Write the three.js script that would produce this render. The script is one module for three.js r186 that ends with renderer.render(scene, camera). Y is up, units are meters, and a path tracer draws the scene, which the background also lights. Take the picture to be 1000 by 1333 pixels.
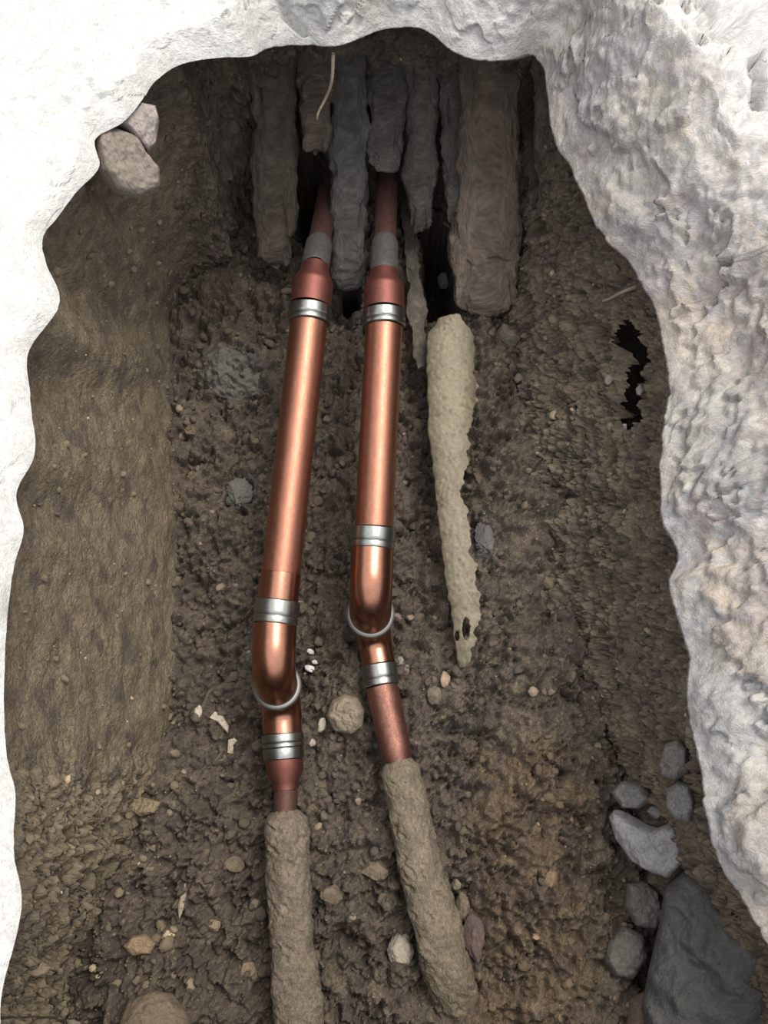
import * as THREE from 'three';
import { mergeVertices, mergeGeometries } from 'three/addons/utils/BufferGeometryUtils.js';
import { createNoise3D } from 'simplex-noise';

// ------------------------------------------------------------------ camera, sky, sun, exposure
const scene = new THREE.Scene();
const PITCH = THREE.MathUtils.degToRad(76), FOV = 55, EYE = new THREE.Vector3(0, 0.5, 0);
const camera = new THREE.PerspectiveCamera(FOV, 1000 / 1333, 0.02, 100);
camera.position.copy(EYE);
camera.lookAt(EYE.x, EYE.y - Math.sin(PITCH), EYE.z - Math.cos(PITCH));
scene.add(camera);

function overcastSky() {
  const W = 64, H = 128, d = new Float32Array(W * H * 4);
  for (let j = 0; j < H; j++) for (let i = 0; i < W; i++) {
    const el = ((j + 0.5) / H - 0.5) * Math.PI, s = Math.sin(el), k = (j * W + i) * 4;
    const L = s > 0 ? (1 + 2 * s) / 3 : 0.25;
    d[k] = L * 1.0; d[k + 1] = L * 1.0; d[k + 2] = L * 1.02; d[k + 3] = 1;
  }
  const t = new THREE.DataTexture(d, W, H, THREE.RGBAFormat, THREE.FloatType);
  t.mapping = THREE.EquirectangularReflectionMapping; t.magFilter = t.minFilter = THREE.LinearFilter; t.needsUpdate = true;
  return t;
}
const sky = overcastSky();
scene.background = sky; scene.environment = sky;
scene.backgroundIntensity = scene.environmentIntensity = 1.0;

// sun behind thin cloud: soft, high, from the right
const sun = new THREE.DirectionalLight(0xfff6ea, 1.75);
sun.position.set(0.8, 2.6, -0.85); sun.target.position.set(0, -0.1, 0);
sun.castShadow = true; sun.shadow.radius = 50; sun.shadow.mapSize.set(2048, 2048); sun.shadow.bias = -0.0005;
Object.assign(sun.shadow.camera, { left: -1, right: 1, top: 1, bottom: -1, near: 0.5, far: 6 });
scene.add(sun, sun.target);

const renderer = new THREE.WebGLRenderer({ antialias: true });
renderer.toneMapping = THREE.LinearToneMapping;
renderer.toneMappingExposure = 2.0;
renderer.shadowMap.enabled = true; renderer.shadowMap.type = THREE.PCFSoftShadowMap;

// ------------------------------------------------------------------ helpers
function rng(seed) { let a = seed >>> 0; return () => { a = (a + 0x6d2b79f5) | 0; let t = Math.imul(a ^ (a >>> 15), 1 | a); t = (t + Math.imul(t ^ (t >>> 7), 61 | t)) ^ t; return ((t ^ (t >>> 14)) >>> 0) / 4294967296; }; }
const V = (x, y, z) => new THREE.Vector3(x, y, z);
const noise = createNoise3D(rng(11)), noise2 = createNoise3D(rng(29));
const clamp = (x, a = 0, b = 1) => Math.min(b, Math.max(a, x));
const sm = (a, b, x) => { const t = clamp((x - a) / (b - a)); return t * t * (3 - 2 * t); };
const mix = (a, b, t) => a + (b - a) * t;
function fbm(x, y, z, s, oct = 4, gain = 0.5) { let f = s, a = 1, v = 0, n = 0; for (let i = 0; i < oct; i++) { v += a * noise(x * f, y * f, z * f); n += a; a *= gain; f *= 2.03; } return v / n; }
const ihash = (x, y, z) => { let h = Math.imul(x, 374761393) ^ Math.imul(y, 668265263) ^ Math.imul(z, 2147483629 ^ 0x5bd1e995); h = Math.imul(h ^ (h >>> 13), 1274126177); return ((h ^ (h >>> 16)) >>> 0) / 4294967296; };
const wout = { f1: 0, f2: 0, id: 0, tilt: 0 };
function worley(x, y, z) {
  const X = Math.floor(x), Y = Math.floor(y), Z = Math.floor(z); let f1 = 9, f2 = 9, id = 0, tilt = 0;
  for (let i = -1; i < 2; i++) for (let j = -1; j < 2; j++) for (let k = -1; k < 2; k++) {
    const a = X + i, b = Y + j, c = Z + k, h = ihash(a, b, c), h2 = ihash(a + 71, b - 13, c + 5), h3 = ihash(a - 31, b + 57, c - 17);
    const d = (a + h - x) ** 2 + (b + h2 - y) ** 2 + (c + h3 - z) ** 2;
    if (d < f1) { f2 = f1; f1 = d; id = ihash(a + 7, b + 3, c + 1); tilt = (x - a - h) * (h2 - 0.5) + (y - b - h2) * (h3 - 0.5) + (z - c - h3) * (h - 0.5); } else if (d < f2) f2 = d;
  }
  wout.f1 = Math.sqrt(f1); wout.f2 = Math.sqrt(f2); wout.id = id; wout.tilt = tilt; return wout;
}
// photograph pixel <-> space
const FPX = 666.5 / Math.tan(THREE.MathUtils.degToRad(FOV / 2));
const CU = V(0, Math.cos(PITCH), -Math.sin(PITCH)), CF = V(0, -Math.sin(PITCH), -Math.cos(PITCH));
const rayOf = (px, py) => { const a = (px - 500) / FPX, b = -(py - 666.5) / FPX; return V(a, CU.y * b + CF.y, CU.z * b + CF.z); };
function at(px, py, y) { const r = rayOf(px, py); return r.multiplyScalar((y - EYE.y) / r.y).add(EYE); }
function atZ(px, py, z) { const r = rayOf(px, py); return r.multiplyScalar((z - EYE.z) / r.z).add(EYE); }
function pix(x, y, z) { const dx = x - EYE.x, dy = y - EYE.y, dz = z - EYE.z, d = dy * CF.y + dz * CF.z; return [500 + (FPX * dx) / d, 666.5 - (FPX * (dy * CU.y + dz * CU.z)) / d, d]; }
function segDist(px, py, line) { let best = 1e9; for (let i = 0; i < line.length - 1; i++) { const [ax, ay] = line[i], [bx, by] = line[i + 1], ux = bx - ax, uy = by - ay, t = clamp(((px - ax) * ux + (py - ay) * uy) / (ux * ux + uy * uy)); best = Math.min(best, Math.hypot(px - ax - ux * t, py - ay - uy * t)); } return best; }

const used = {};
function numbered(n) { used[n] = (used[n] ?? -1) + 1; return used[n] ? n + '_' + String(used[n]).padStart(3, '0') : n; }
function shadows(o) { o.traverse((m) => { if (m.isMesh) m.castShadow = m.receiveShadow = true; }); return o; }
function addThing(o, name, label, category, group) { o.name = numbered(name); o.userData.label = label; o.userData.category = category; if (group) o.userData.group = group; scene.add(shadows(o)); return o; }
function struct(o, name, parent = scene) { o.name = name; if (parent === scene) o.userData.kind = 'structure'; parent.add(shadows(o)); return o; }
function part(geo, mat, name, parent, label) { const m = new THREE.Mesh(geo, mat); m.name = name; if (label) m.userData.label = label; parent.add(shadows(m)); return m; }
// a grid of (nu+1) x (nv+1) points; returns arrays, split into meshes later
function gridIndex(nu, nv, keep, closed = false) {
  const idx = [], C = nv + 1, U = closed ? nu : nu + 1;
  for (let i = 0; i < nu; i++) { if (keep && !keep(i)) continue; const i2 = (i + 1) % U; for (let j = 0; j < nv; j++) { const a = i * C + j, b = i2 * C + j; idx.push(a, b, a + 1, b, b + 1, a + 1); } }
  return idx;
}
function geom(pos, idx, col, uv) {
  const g = new THREE.BufferGeometry(); g.setAttribute('position', new THREE.Float32BufferAttribute(pos, 3));
  if (col) g.setAttribute('color', new THREE.Float32BufferAttribute(col, 3));
  if (uv) g.setAttribute('uv', new THREE.Float32BufferAttribute(uv, 2));
  g.setIndex(idx); g.computeVertexNormals(); return g;
}
// keeps only the vertices that a part of the index uses
function subset(g, idx) {
  const map = new Map(), out = { position: [], normal: [], color: [], uv: [] }, ni = [];
  for (const i of idx) { let k = map.get(i); if (k === undefined) { k = map.size; map.set(i, k); for (const n in out) { const a = g.attributes[n]; if (a) for (let c = 0; c < a.itemSize; c++) out[n].push(a.array[i * a.itemSize + c]); } } ni.push(k); }
  const r = new THREE.BufferGeometry();
  for (const n in out) if (g.attributes[n]) r.setAttribute(n, new THREE.Float32BufferAttribute(out[n], g.attributes[n].itemSize));
  r.setIndex(ni); return r;
}
const lin = (r, g, b) => { const c = new THREE.Color(`rgb(${r},${g},${b})`); return [c.r, c.g, c.b]; };
const lerp3 = (a, b, t) => [mix(a[0], b[0], t), mix(a[1], b[1], t), mix(a[2], b[2], t)];

// ------------------------------------------------------------------ materials
function grainTexture(seed, size, contrast, specks, srgb) {
  const r = rng(seed), f = new Float32Array(size * size);
  for (const [cells, amp] of [[32, 0.35], [128, 0.5], [340, 0.6], [512, 0.35]]) {
    const g = new Float32Array(cells * cells).map(() => r() - 0.5);
    for (let y = 0; y < size; y++) for (let x = 0; x < size; x++) {
      const u = (x / size) * cells, v = (y / size) * cells, i = Math.floor(u), j = Math.floor(v), a = u - i, b = v - j, i2 = (i + 1) % cells, j2 = (j + 1) % cells;
      const sa = a * a * (3 - 2 * a), sb = b * b * (3 - 2 * b);
      f[y * size + x] += amp * mix(mix(g[j * cells + i], g[j * cells + i2], sa), mix(g[j2 * cells + i], g[j2 * cells + i2], sa), sb);
    }
  }
  for (let k = 0; k < specks; k++) {
    const cx = r() * size, cy = r() * size, rad = 1 + r() * r() * 4.5, s = r() < 0.55 ? 0.5 + r() * 0.9 : -0.5 - r() * 0.4;
    for (let y = -6; y <= 6; y++) for (let x = -6; x <= 6; x++) { const d = Math.hypot(x, y * (0.7 + 0.6 * s * s)) / rad; if (d < 1) f[((Math.floor(cy + y) + size) % size) * size + ((Math.floor(cx + x) + size) % size)] += s * (1 - d * d) * 0.6; }
  }
  const d = new Uint8Array(size * size * 4);
  for (let i = 0; i < f.length; i++) { const v = clamp(0.72 + f[i] * contrast) * 255; d[i * 4] = d[i * 4 + 1] = d[i * 4 + 2] = v; d[i * 4 + 3] = 255; }
  const t = new THREE.DataTexture(d, size, size); t.wrapS = t.wrapT = THREE.RepeatWrapping; t.magFilter = THREE.LinearFilter; t.minFilter = THREE.LinearMipmapLinearFilter; t.generateMipmaps = true;
  if (srgb) t.colorSpace = THREE.SRGBColorSpace; t.needsUpdate = true; return t;
}
const soilMap = grainTexture(5, 1024, 0.28, 900, true), soilBump = grainTexture(5, 1024, 0.42, 900, false);
const stoneMap = grainTexture(8, 1024, 0.13, 300, true), stoneBump = grainTexture(8, 1024, 0.4, 500, false);
const soilMat = new THREE.MeshStandardMaterial({ vertexColors: true, map: soilMap, bumpMap: soilBump, bumpScale: 0.0018, roughness: 0.95 });
const slabMat = new THREE.MeshStandardMaterial({ vertexColors: true, map: stoneMap, bumpMap: stoneBump, bumpScale: 0.0009, roughness: 0.92 });
const rockMat = new THREE.MeshStandardMaterial({ vertexColors: true, roughness: 0.9, map: stoneMap, bumpMap: soilBump, bumpScale: 0.0014 });
const mudMat = new THREE.MeshStandardMaterial({ vertexColors: true, map: soilMap, bumpMap: soilBump, bumpScale: 0.0016, roughness: 0.95 });
const crumbMat = new THREE.MeshStandardMaterial({ color: 0xffffff, roughness: 0.95 });
const smudge = grainTexture(17, 512, 0.16, 60, false), tarnish = grainTexture(19, 512, 0.12, 40, true);
const copper = new THREE.MeshStandardMaterial({ color: new THREE.Color().setRGB(0.64, 0.29, 0.195), metalness: 1, roughness: 0.62, map: tarnish, roughnessMap: smudge });
const copperFitting = new THREE.MeshStandardMaterial({ color: new THREE.Color().setRGB(0.7, 0.335, 0.225), metalness: 1, roughness: 0.42, map: tarnish, roughnessMap: smudge });
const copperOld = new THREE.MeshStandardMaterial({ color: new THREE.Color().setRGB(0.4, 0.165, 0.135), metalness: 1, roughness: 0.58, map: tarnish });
const steel = new THREE.MeshStandardMaterial({ color: new THREE.Color().setRGB(0.56, 0.58, 0.54), metalness: 1, roughness: 0.34, map: tarnish });
const steelRing = new THREE.MeshStandardMaterial({ color: new THREE.Color().setRGB(0.3, 0.3, 0.285), metalness: 1, roughness: 0.5 });
const copperDull = new THREE.MeshStandardMaterial({ color: new THREE.Color().setRGB(0.46, 0.23, 0.18), metalness: 1, roughness: 0.55, map: soilMap });
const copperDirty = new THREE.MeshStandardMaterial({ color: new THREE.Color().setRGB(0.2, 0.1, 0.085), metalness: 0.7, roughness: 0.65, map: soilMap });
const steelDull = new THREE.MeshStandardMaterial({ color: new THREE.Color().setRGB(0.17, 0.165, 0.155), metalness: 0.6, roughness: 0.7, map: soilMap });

// ------------------------------------------------------------------ the hole: rim of the slab and foot of the earth walls
// photo x, y of the rim edge, edge height, width of the broken face, roughness (0 smooth white, 1 rubble), photo x, y of the wall's foot
const RIM = [
  [2, 1333, -0.008, 0.012, 0, 90, 1333], [29, 1175, -0.008, 0.012, 0, 130, 1190], [18, 1108, -0.008, 0.012, 0, 165, 1110], [20, 1031, -0.008, 0.012, 0, 190, 1040], [8, 985, -0.008, 0.012, 0, 205, 1000],
  [5, 883, -0.008, 0.012, 0, 222, 920], [8, 820, -0.008, 0.01, 0, 226, 860], [18, 740, -0.008, 0.01, 0, 228, 770], [31, 690, -0.008, 0.01, 0, 228, 720], [22, 642, -0.008, 0.01, 0, 226, 660], [46, 590, -0.008, 0.01, 0, 224, 610],
  [40, 520, -0.008, 0.01, 0, 222, 560], [37, 460, -0.008, 0.01, 0, 220, 520], [79, 392, -0.008, 0.01, 0, 220, 480], [61, 345, -0.008, 0.01, 0, 220, 450], [56, 308, -0.008, 0.01, 0, 220, 430], [74, 285, -0.008, 0.01, 0, 221, 415], [100, 250, -0.008, 0.01, 0, 223, 400],
  [129, 217, -0.008, 0.01, 0, 226, 390], [124, 182, -0.008, 0.01, 0.1, 232, 380], [160, 160, -0.01, 0.012, 0.15, 245, 370], [186, 130, -0.01, 0.012, 0.1, 260, 362], [200, 108, -0.01, 0.012, 0.1, 275, 357], [235, 85, -0.012, 0.014, 0.1, 290, 352],
  [290, 75, -0.014, 0.016, 0.15, 315, 345], [325, 74, -0.02, 0.02, 0.25, 340, 338], [352, 63, -0.035, 0.03, 0.4, 365, 330], [395, 60, -0.04, 0.034, 0.5, 400, 325], [440, 60, -0.04, 0.034, 0.5, 440, 322], [470, 50, -0.04, 0.034, 0.5, 470, 322],
  [500, 38, -0.04, 0.034, 0.5, 500, 322], [540, 36, -0.04, 0.034, 0.5, 535, 322], [562, 45, -0.045, 0.036, 0.5, 560, 325], [590, 68, -0.05, 0.038, 0.5, 585, 330], [620, 78, -0.055, 0.04, 0.5, 605, 340], [660, 78, -0.06, 0.042, 0.6, 620, 360],
  [692, 72, -0.07, 0.045, 0.7, 632, 385], [707, 90, -0.08, 0.05, 0.9, 640, 405], [712, 130, -0.085, 0.055, 1, 645, 430], [718, 180, -0.085, 0.058, 1, 648, 455], [745, 225, -0.085, 0.06, 1, 650, 480], [765, 270, -0.085, 0.062, 1, 652, 505],
  [790, 312, -0.085, 0.065, 1, 655, 530], [820, 345, -0.085, 0.068, 1, 658, 555], [845, 388, -0.085, 0.07, 1, 662, 580], [862, 440, -0.085, 0.075, 1, 668, 620], [869, 505, -0.085, 0.08, 1, 674, 660], [861, 560, -0.085, 0.085, 1, 680, 700],
  [855, 620, -0.085, 0.088, 1, 688, 740], [862, 685, -0.085, 0.09, 1, 698, 780], [881, 722, -0.085, 0.09, 1, 708, 810], [870, 760, -0.085, 0.09, 1, 718, 840], [882, 810, -0.085, 0.09, 1, 730, 875], [896, 860, -0.085, 0.09, 1, 742, 910],
  [893, 920, -0.085, 0.09, 1, 758, 950], [905, 980, -0.085, 0.09, 1, 775, 995], [915, 1040, -0.085, 0.09, 1, 795, 1045], [930, 1110, -0.085, 0.09, 1, 815, 1100], [955, 1160, -0.085, 0.085, 1, 835, 1150], [1000, 1235, -0.08, 0.08, 1, 862, 1230],
  [1050, 1330, -0.07, 0.07, 0.9, 890, 1320], [1040, 1430, -0.06, 0.05, 0.8, 890, 1410], [960, 1520, -0.04, 0.03, 0.5, 840, 1480], [820, 1570, -0.02, 0.02, 0.2, 740, 1520], [600, 1590, -0.01, 0.015, 0, 560, 1535], [380, 1580, -0.01, 0.012, 0, 380, 1530],
  [180, 1540, -0.008, 0.012, 0, 230, 1500], [50, 1450, -0.008, 0.012, 0, 130, 1430],
];
const FOOT = -0.262;
const curveOf = (pts) => new THREE.CatmullRomCurve3(pts, true, 'centripetal');
const edgeC = curveOf(RIM.map((r) => at(r[0], r[1], r[2]))), faceC = curveOf(RIM.map((r) => V(r[3], r[4], r[2]))), footC = curveOf(RIM.map((r) => at(r[5], r[6], FOOT)));
edgeC.arcLengthDivisions = 1200;
const NS = 1500, rim = [];
for (let i = 0; i < NS; i++) {
  const t = edgeC.getUtoTmapping(i / NS), e = edgeC.getPoint(t), a = faceC.getPoint(t), f = footC.getPoint(t);
  const spine = V(-0.01, 0, clamp(e.z, -0.3, 0.1)), dir = V(e.x - spine.x, 0, e.z - spine.z).normalize();
  rim.push({ e, w: a.x, rough: clamp(a.y), f, dir, s: i / NS, t });
}
const PERIM = edgeC.getLength();

// ---- concrete slab round the hole: underside, broken face, top
{
  const prof = [[12, 'b'], [0.6, 'b'], [0.12, 'b'], [0.05, 'b'], [0.025, 'b'], [0.012, 'b']];
  const NF = 64, top = []; for (let o = 0.0016, d = 0.0016; o < 12; d *= 1.09, o += d) top.push(o); top.push(12);
  const M = prof.length + NF + top.length - 1, pos = [], col = [], uv = [];
  const white = lin(244, 244, 241), pale = lin(222, 217, 210), pal = [lin(216, 209, 202), lin(188, 177, 172), lin(216, 200, 182), lin(172, 174, 177), lin(240, 237, 234), lin(200, 189, 187), lin(224, 217, 201)];
  for (const r of rim) {
    const yb = r.e.y - mix(0.022, 0.018, r.rough); let len = 0, last = null;
    for (let j = 0; j <= M; j++) {
      let o, y, k;
      if (j < prof.length) { o = prof[j][0] + mix(0.012, 0.004, r.rough); y = yb; k = 0; }
      else if (j < prof.length + NF) { const t = (j - prof.length) / (NF - 1), th = (t * Math.PI) / 2; o = r.w * mix(t, 1 - Math.cos(th), 0.2); y = r.e.y * (1 - mix(t, Math.sin(th), 0.2)); k = 1; }
      else { o = r.w + top[j - prof.length - NF]; y = 0; k = 1; }
      let x = r.e.x + r.dir.x * o, z = r.e.z + r.dir.z * o;
      // break the surface up: lumps of aggregate on the face, nearly flat on the trowelled top
      const beyond = clamp((o - r.w) / 0.09), amp = k * mix(1, mix(0.15, 0.45, r.rough), beyond) * mix(0.25, 1, r.rough), far = 1 - sm(0.5, 1.0, o);
      if (amp > 0 && far > 0) {
        const up = clamp(o / Math.max(r.w, 1e-4)), nx = -r.dir.x * (1 - up * 0.85), nz = -r.dir.z * (1 - up * 0.85), ny = 0.35 + 0.65 * up, nl = Math.hypot(nx, ny, nz);
        const ja = 0.25 * noise2(x * 60, y * 60, z * 60), jb = 0.25 * noise(x * 60, y * 60 + 4, z * 60), a = worley(x * 30 + 3 + ja, y * 30 + jb, z * 30 - ja), big = 0.45 * (a.id - 0.5) + 0.9 * a.tilt + 0.35 * (0.5 - a.f1);
        const b = worley(x * 85 + jb, y * 85 + 9, z * 85 + ja), small = 0.5 * (b.id - 0.5) + 1.1 * b.tilt + 0.4 * (0.5 - b.f1);
        const edgeFix = mix(0.35, 1, sm(0, 0.015, o));
        const d = far * amp * edgeFix * (0.010 * big + 0.0022 * small + 0.010 * fbm(x, y, z, 14, 3) + 0.0018 * fbm(x, y + 5, z, 90, 3, 0.65));
        x += (nx / nl) * d; y += (ny / nl) * d; z += (nz / nl) * d;
        // cracked notch in the top at the far right
        const [qx, qy] = pix(x, y, z); const cd = segDist(qx, qy, [[983, 80], [989, 108], [986, 135]]); if (cd < 9) y -= 0.016 * (1 - sm(3, 9, cd));
        const cb = segDist(qx, qy, [[362, -20], [372, 18], [395, 40]]); if (cb < 10) y -= 0.008 * (1 - sm(1, 10, cb));
      }
      pos.push(x, y, z);
      if (last) len += Math.hypot(x - last[0], y - last[1], z - last[2]); last = [x, y, z];
      uv.push(r.s * Math.round(PERIM / 0.25), len / 0.25);
      // colour: white skim on the smooth side, mottled rubble concrete on the rough side
      const q = sm(0.25, 0.9, r.rough + 0.12 * fbm(x, y, z, 25, 2));
      const wx = x + 0.012 * noise(x * 50, y * 50, z * 50), wy = y + 0.012 * noise(x * 50 + 9, y * 50, z * 50), wz = z + 0.012 * noise(x * 50, y * 50 + 9, z * 50);
      const c1 = pal[Math.floor(worley(wx * 24, wy * 24, wz * 24).id * 6.99)], c2 = pal[Math.floor(worley(wx * 95, wy * 95, wz * 95).id * 6.99)];
      let c = lerp3(lerp3(c1, c2, 0.4), pale, 0.15);
      const grey = sm(0.05, 0.6, fbm(x + 2, y, z, 9, 3) + 0.25); c = lerp3(c, lin(176, 178, 180), grey * 0.45);
      const sk = sm(0.1, 0.35, fbm(x, y + 3, z, 30, 3)) * sm(0.6, 1.3, o / Math.max(r.w, 0.01)); c = lerp3(c, lin(234, 230, 226), sk * 0.8); c = lerp3(c, lin(242, 241, 239), sm(0.85, 1.2, (o / Math.max(r.w, 0.01)) + 0.35 * fbm(x, y, z + 8, 35, 3)) * 0.92);
      c = lerp3(white, c, q); const m = 1 + 0.1 * q * fbm(x, y, z, 120, 2);
      if (o > 0.8) c = white;
      col.push(c[0] * m, c[1] * m, c[2] * m);
    }
  }
  struct(new THREE.Mesh(geom(pos, gridIndex(NS, M, null, true), col, uv), slabMat), 'concrete_slab');
}

// ---- soil colour and relief
const cFloor = lin(108, 96, 83), cTan = lin(146, 131, 108), cOchre = lin(117, 98, 77), cGreyS = lin(100, 98, 94), cPurple = lin(96, 84, 80);
function soilColour(x, y, z, kind) {
  const [px, py] = pix(x, y, z), w = 30 * fbm(x, y, z, 18, 2);
  let c = cFloor;
  if (kind === 'wall') {
    const left = sm(262, 232, px + w * 0.6) * sm(120, 260, py + w), right = sm(650, 700, px + w) * sm(250, 420, py + w);
    c = lerp3(c, cTan, left); c = lerp3(c, lerp3(cFloor, cTan, 0.5), right);
  }
  const och = sm(590, 640, px + w) * sm(800, 740, px + w) * sm(930, 1010, py + w); c = lerp3(c, cOchre, och * 0.9);
  const gp = Math.max(1 - Math.hypot((px - 305) / 60, (py - 485) / 42), 1 - Math.hypot((px - 318) / 26, (py - 640) / 30), 1 - Math.hypot((px - 630) / 18, (py - 705) / 45)); c = lerp3(c, cGreyS, sm(0, 0.35, gp + w * 0.006) * 0.8);
  c = lerp3(c, cPurple, sm(0.1, 0.5, fbm(x + 4, y, z, 35, 2)) * 0.6); c = lerp3(c, cTan, sm(0.15, 0.6, fbm(x, y + 7, z, 28, 3)) * 0.45);
  const m = 1 + 0.22 * fbm(x, y, z + 3, 60, 3) + 0.12 * noise(x * 400, y * 400, z * 400);
  return [c[0] * m, c[1] * m, c[2] * m];
}
function clods(x, y, z, rough) {           // outward relief of crumbly earth
  const u = 0.5 * noise(x * 80, y * 80, z * 80), v = 0.5 * noise2(x * 80, y * 80, z * 80);
  let q = worley(x * 58 + u, y * 58, z * 58 + v); const a = q.f1, e1 = q.f2 - q.f1; q = worley(x * 135 + v, y * 135, z * 135 + u); const b = q.f1, e2 = q.f2 - q.f1;
  const open = sm(-0.1, 0.35, fbm(x + 1, y, z + 6, 30, 2)), crack = 0.006 * open * (1 - sm(0, 0.16, e1)) + 0.0035 * (0.35 + 0.65 * open) * (1 - sm(0, 0.2, e2));
  return rough * (0.0085 * (0.5 - a) + 0.0055 * (0.5 - b) - crack) + (0.0015 + 0.0055 * rough) * fbm(x, y, z, 22, 2) + rough * 0.0042 * fbm(x, y + 2, z, 110, 4, 0.7);
}
const GOUGES = [ // cracks and hollows: photo line, half width (photo px), depth (m)
  [[[690, 92], [692, 200], [698, 300]], 11, 0.035], [[[817, 428], [824, 470], [820, 505], [813, 550]], 15, 0.004], [[[571, 300], [575, 400]], 26, 0.05], [[[407, 225], [412, 290]], 30, 0.05], [[[455, 370], [456, 392]], 14, 0.02],
  [[[385, 110], [388, 200], [390, 300]], 9, 0.018], [[[205, 125], [240, 110]], 6, 0.006], [[[757, 560], [752, 600], [756, 655]], 6, 0.012], [[[735, 640], [715, 672], [700, 680]], 6, 0.01], [[[845, 378], [848, 400]], 8, 0.012],
];

// ---- earth walls
const cut = new Set(), NW = 180, wallPos = [], wallCol = [], wallUv = [];
for (const r of rim) {
  const yb = r.e.y - mix(0.022, 0.018, r.rough) + 0.006, deep = sm(-0.36, -0.42, r.e.z) * sm(0.118, 0.085, Math.abs(r.e.x)), T = V(r.e.x + r.dir.x * (0.02 + 0.075 * deep), yb, r.e.z + r.dir.z * (0.02 + 0.075 * deep)), B = V(r.f.x, r.f.y, r.f.z - 0.055 * deep);
  const inward = V(B.x - T.x, 0, B.z - T.z), hgt = T.y - B.y, N = V(-r.dir.x * hgt, clamp(-inward.dot(r.dir), 0, 1), -r.dir.z * hgt).normalize();
  for (let j = 0; j <= NW; j++) {
    const t = (j / NW) * 1.2, e = t < 1 ? mix(t, t * t, 0.25) : 1 + (t - 1) * 0.35;
    let x = mix(T.x, B.x, e), y = mix(T.y, B.y, t), z = mix(T.z, B.z, e);
    const [px, py] = pix(x, y, z), smooth = sm(290, 225, px) * sm(1080, 950, py), rough = mix(1, 0.1, smooth);
    if (px > 770 && segDist(px, py, GOUGES[1][0]) < 11 + 7 * fbm(x, y, z, 60, 3)) cut.add(wallPos.length / 3);
    let hole = 0; const d = clods(x, y, z, rough) * sm(0, 0.1, t);
    for (const [line, w, dep] of GOUGES) { const g = segDist(px, py, line); if (g < w) hole = Math.max(hole, dep * (1 - sm(0.4, 1, g / w + 0.25 * noise(x * 70, y * 70, z * 70)))); }
    x += (px - 500) / FPX * hole * 0.7 + r.dir.x * hole * 0.9; y -= hole * 0.4; z += r.dir.z * hole * 0.8; x += N.x * d; y += N.y * d; z += N.z * d;
    wallPos.push(x, y, z); wallUv.push(r.s * Math.round(PERIM / 0.25), (t * hgt) / 0.25); wallCol.push(...soilColour(x, y, z, 'wall'));
  }
}
const wallGeo = geom(wallPos, gridIndex(NS, NW, null, true), wallCol, wallUv);
const frac = (k) => { let b = 0, m = 9; rim.forEach((r, i) => { const d = r.e.distanceTo(at(RIM[k][0], RIM[k][1], RIM[k][2])); if (d < m) { m = d; b = i; } }); return b; };
const iBackA = frac(24), iBackB = frac(36), iFrontA = frac(60), iFrontB = frac(66);
const sides = { wall_left: (i) => i >= iFrontB || i < iBackA, wall_back: (i) => i >= iBackA && i < iBackB, wall_right: (i) => i >= iBackB && i < iFrontA, wall_front: (i) => i >= iFrontA && i < iFrontB };
const walls = {}, uncut = (q) => { const r = []; for (let i = 0; i < q.length; i += 3) if (!cut.has(q[i]) || !cut.has(q[i + 1]) || !cut.has(q[i + 2])) r.push(q[i], q[i + 1], q[i + 2]); return r; };
for (const n in sides) walls[n] = struct(new THREE.Mesh(subset(wallGeo, uncut(gridIndex(NS, NW, sides[n], true))), soilMat), n);

// ---- trench floor
const X0 = -0.26, X1 = 0.27, Z0 = -0.6, Z1 = 0.36, NX = 420, NZ = 700;
const BUMPS = [ // photo x, y, radius x, y in photo px, height
  [668, 1110, 75, 150, 0.03], [200, 1335, 70, 60, 0.035], [640, 500, 45, 110, 0.022], [700, 640, 70, 120, 0.02], [690, 830, 90, 110, 0.018], [325, 1010, 45, 130, -0.014], [330, 890, 30, 50, -0.012], [450, 930, 34, 34, 0.006],
  [250, 620, 40, 260, 0.006], [760, 1000, 90, 80, 0.02], [150, 1200, 90, 120, 0.012], [720, 1290, 70, 90, 0.02], [610, 1200, 25, 90, -0.006], [480, 1150, 50, 130, 0.004], [620, 420, 40, 40, 0.025], [606, 1352, 50, 36, 0.024], [660, 960, 60, 40, 0.012], [545, 960, 26, 60, 0.006],
].map(([px, py, rx, ry, h]) => { const p = at(px, py, -0.25); return [p.x, p.z, (rx / FPX) * 0.77, (ry / FPX) * 0.79, h]; });
function floorY(x, z) {
  let y = FOOT;
  for (const [bx, bz, rx, rz, h] of BUMPS) { const q = ((x - bx) / rx) ** 2 + ((z - bz) / rz) ** 2; if (q < 4) y += h * Math.exp(-q * 1.1); }
  y += sm(0.07, 0.16, x) * 0.02;
  const rough = 1.0 + 0.5 * sm(0.02, 0.1, z) * sm(0.05, -0.05, x);
  let hole = 0; if (z < -0.25) { const [px, py] = pix(x, y, z); for (const k of [2, 3, 4]) { const g = segDist(px, py, GOUGES[k][0]) / GOUGES[k][1]; if (g < 1) hole = Math.max(hole, 0.12 * (1 - sm(0.5, 1, g + 0.2 * noise(x * 120, 0, z * 120)))); } }
  const q = worley(x * 26 + 0.5 * noise(x * 40, 2, z * 40), 5, z * 26 + 0.5 * noise2(x * 40, 2, z * 40)); y += 0.011 * (0.5 - q.f1) - 0.006 * (1 - sm(0, 0.14, q.f2 - q.f1)) * sm(-0.2, 0.3, noise(x * 14, 8, z * 14));
  return y - hole + clods(x, 0, z, rough) * 1.1 + 0.006 * noise(x * 9, 4, z * 9);
}
const fPos = [], fCol = [], fUv = [];
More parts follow.
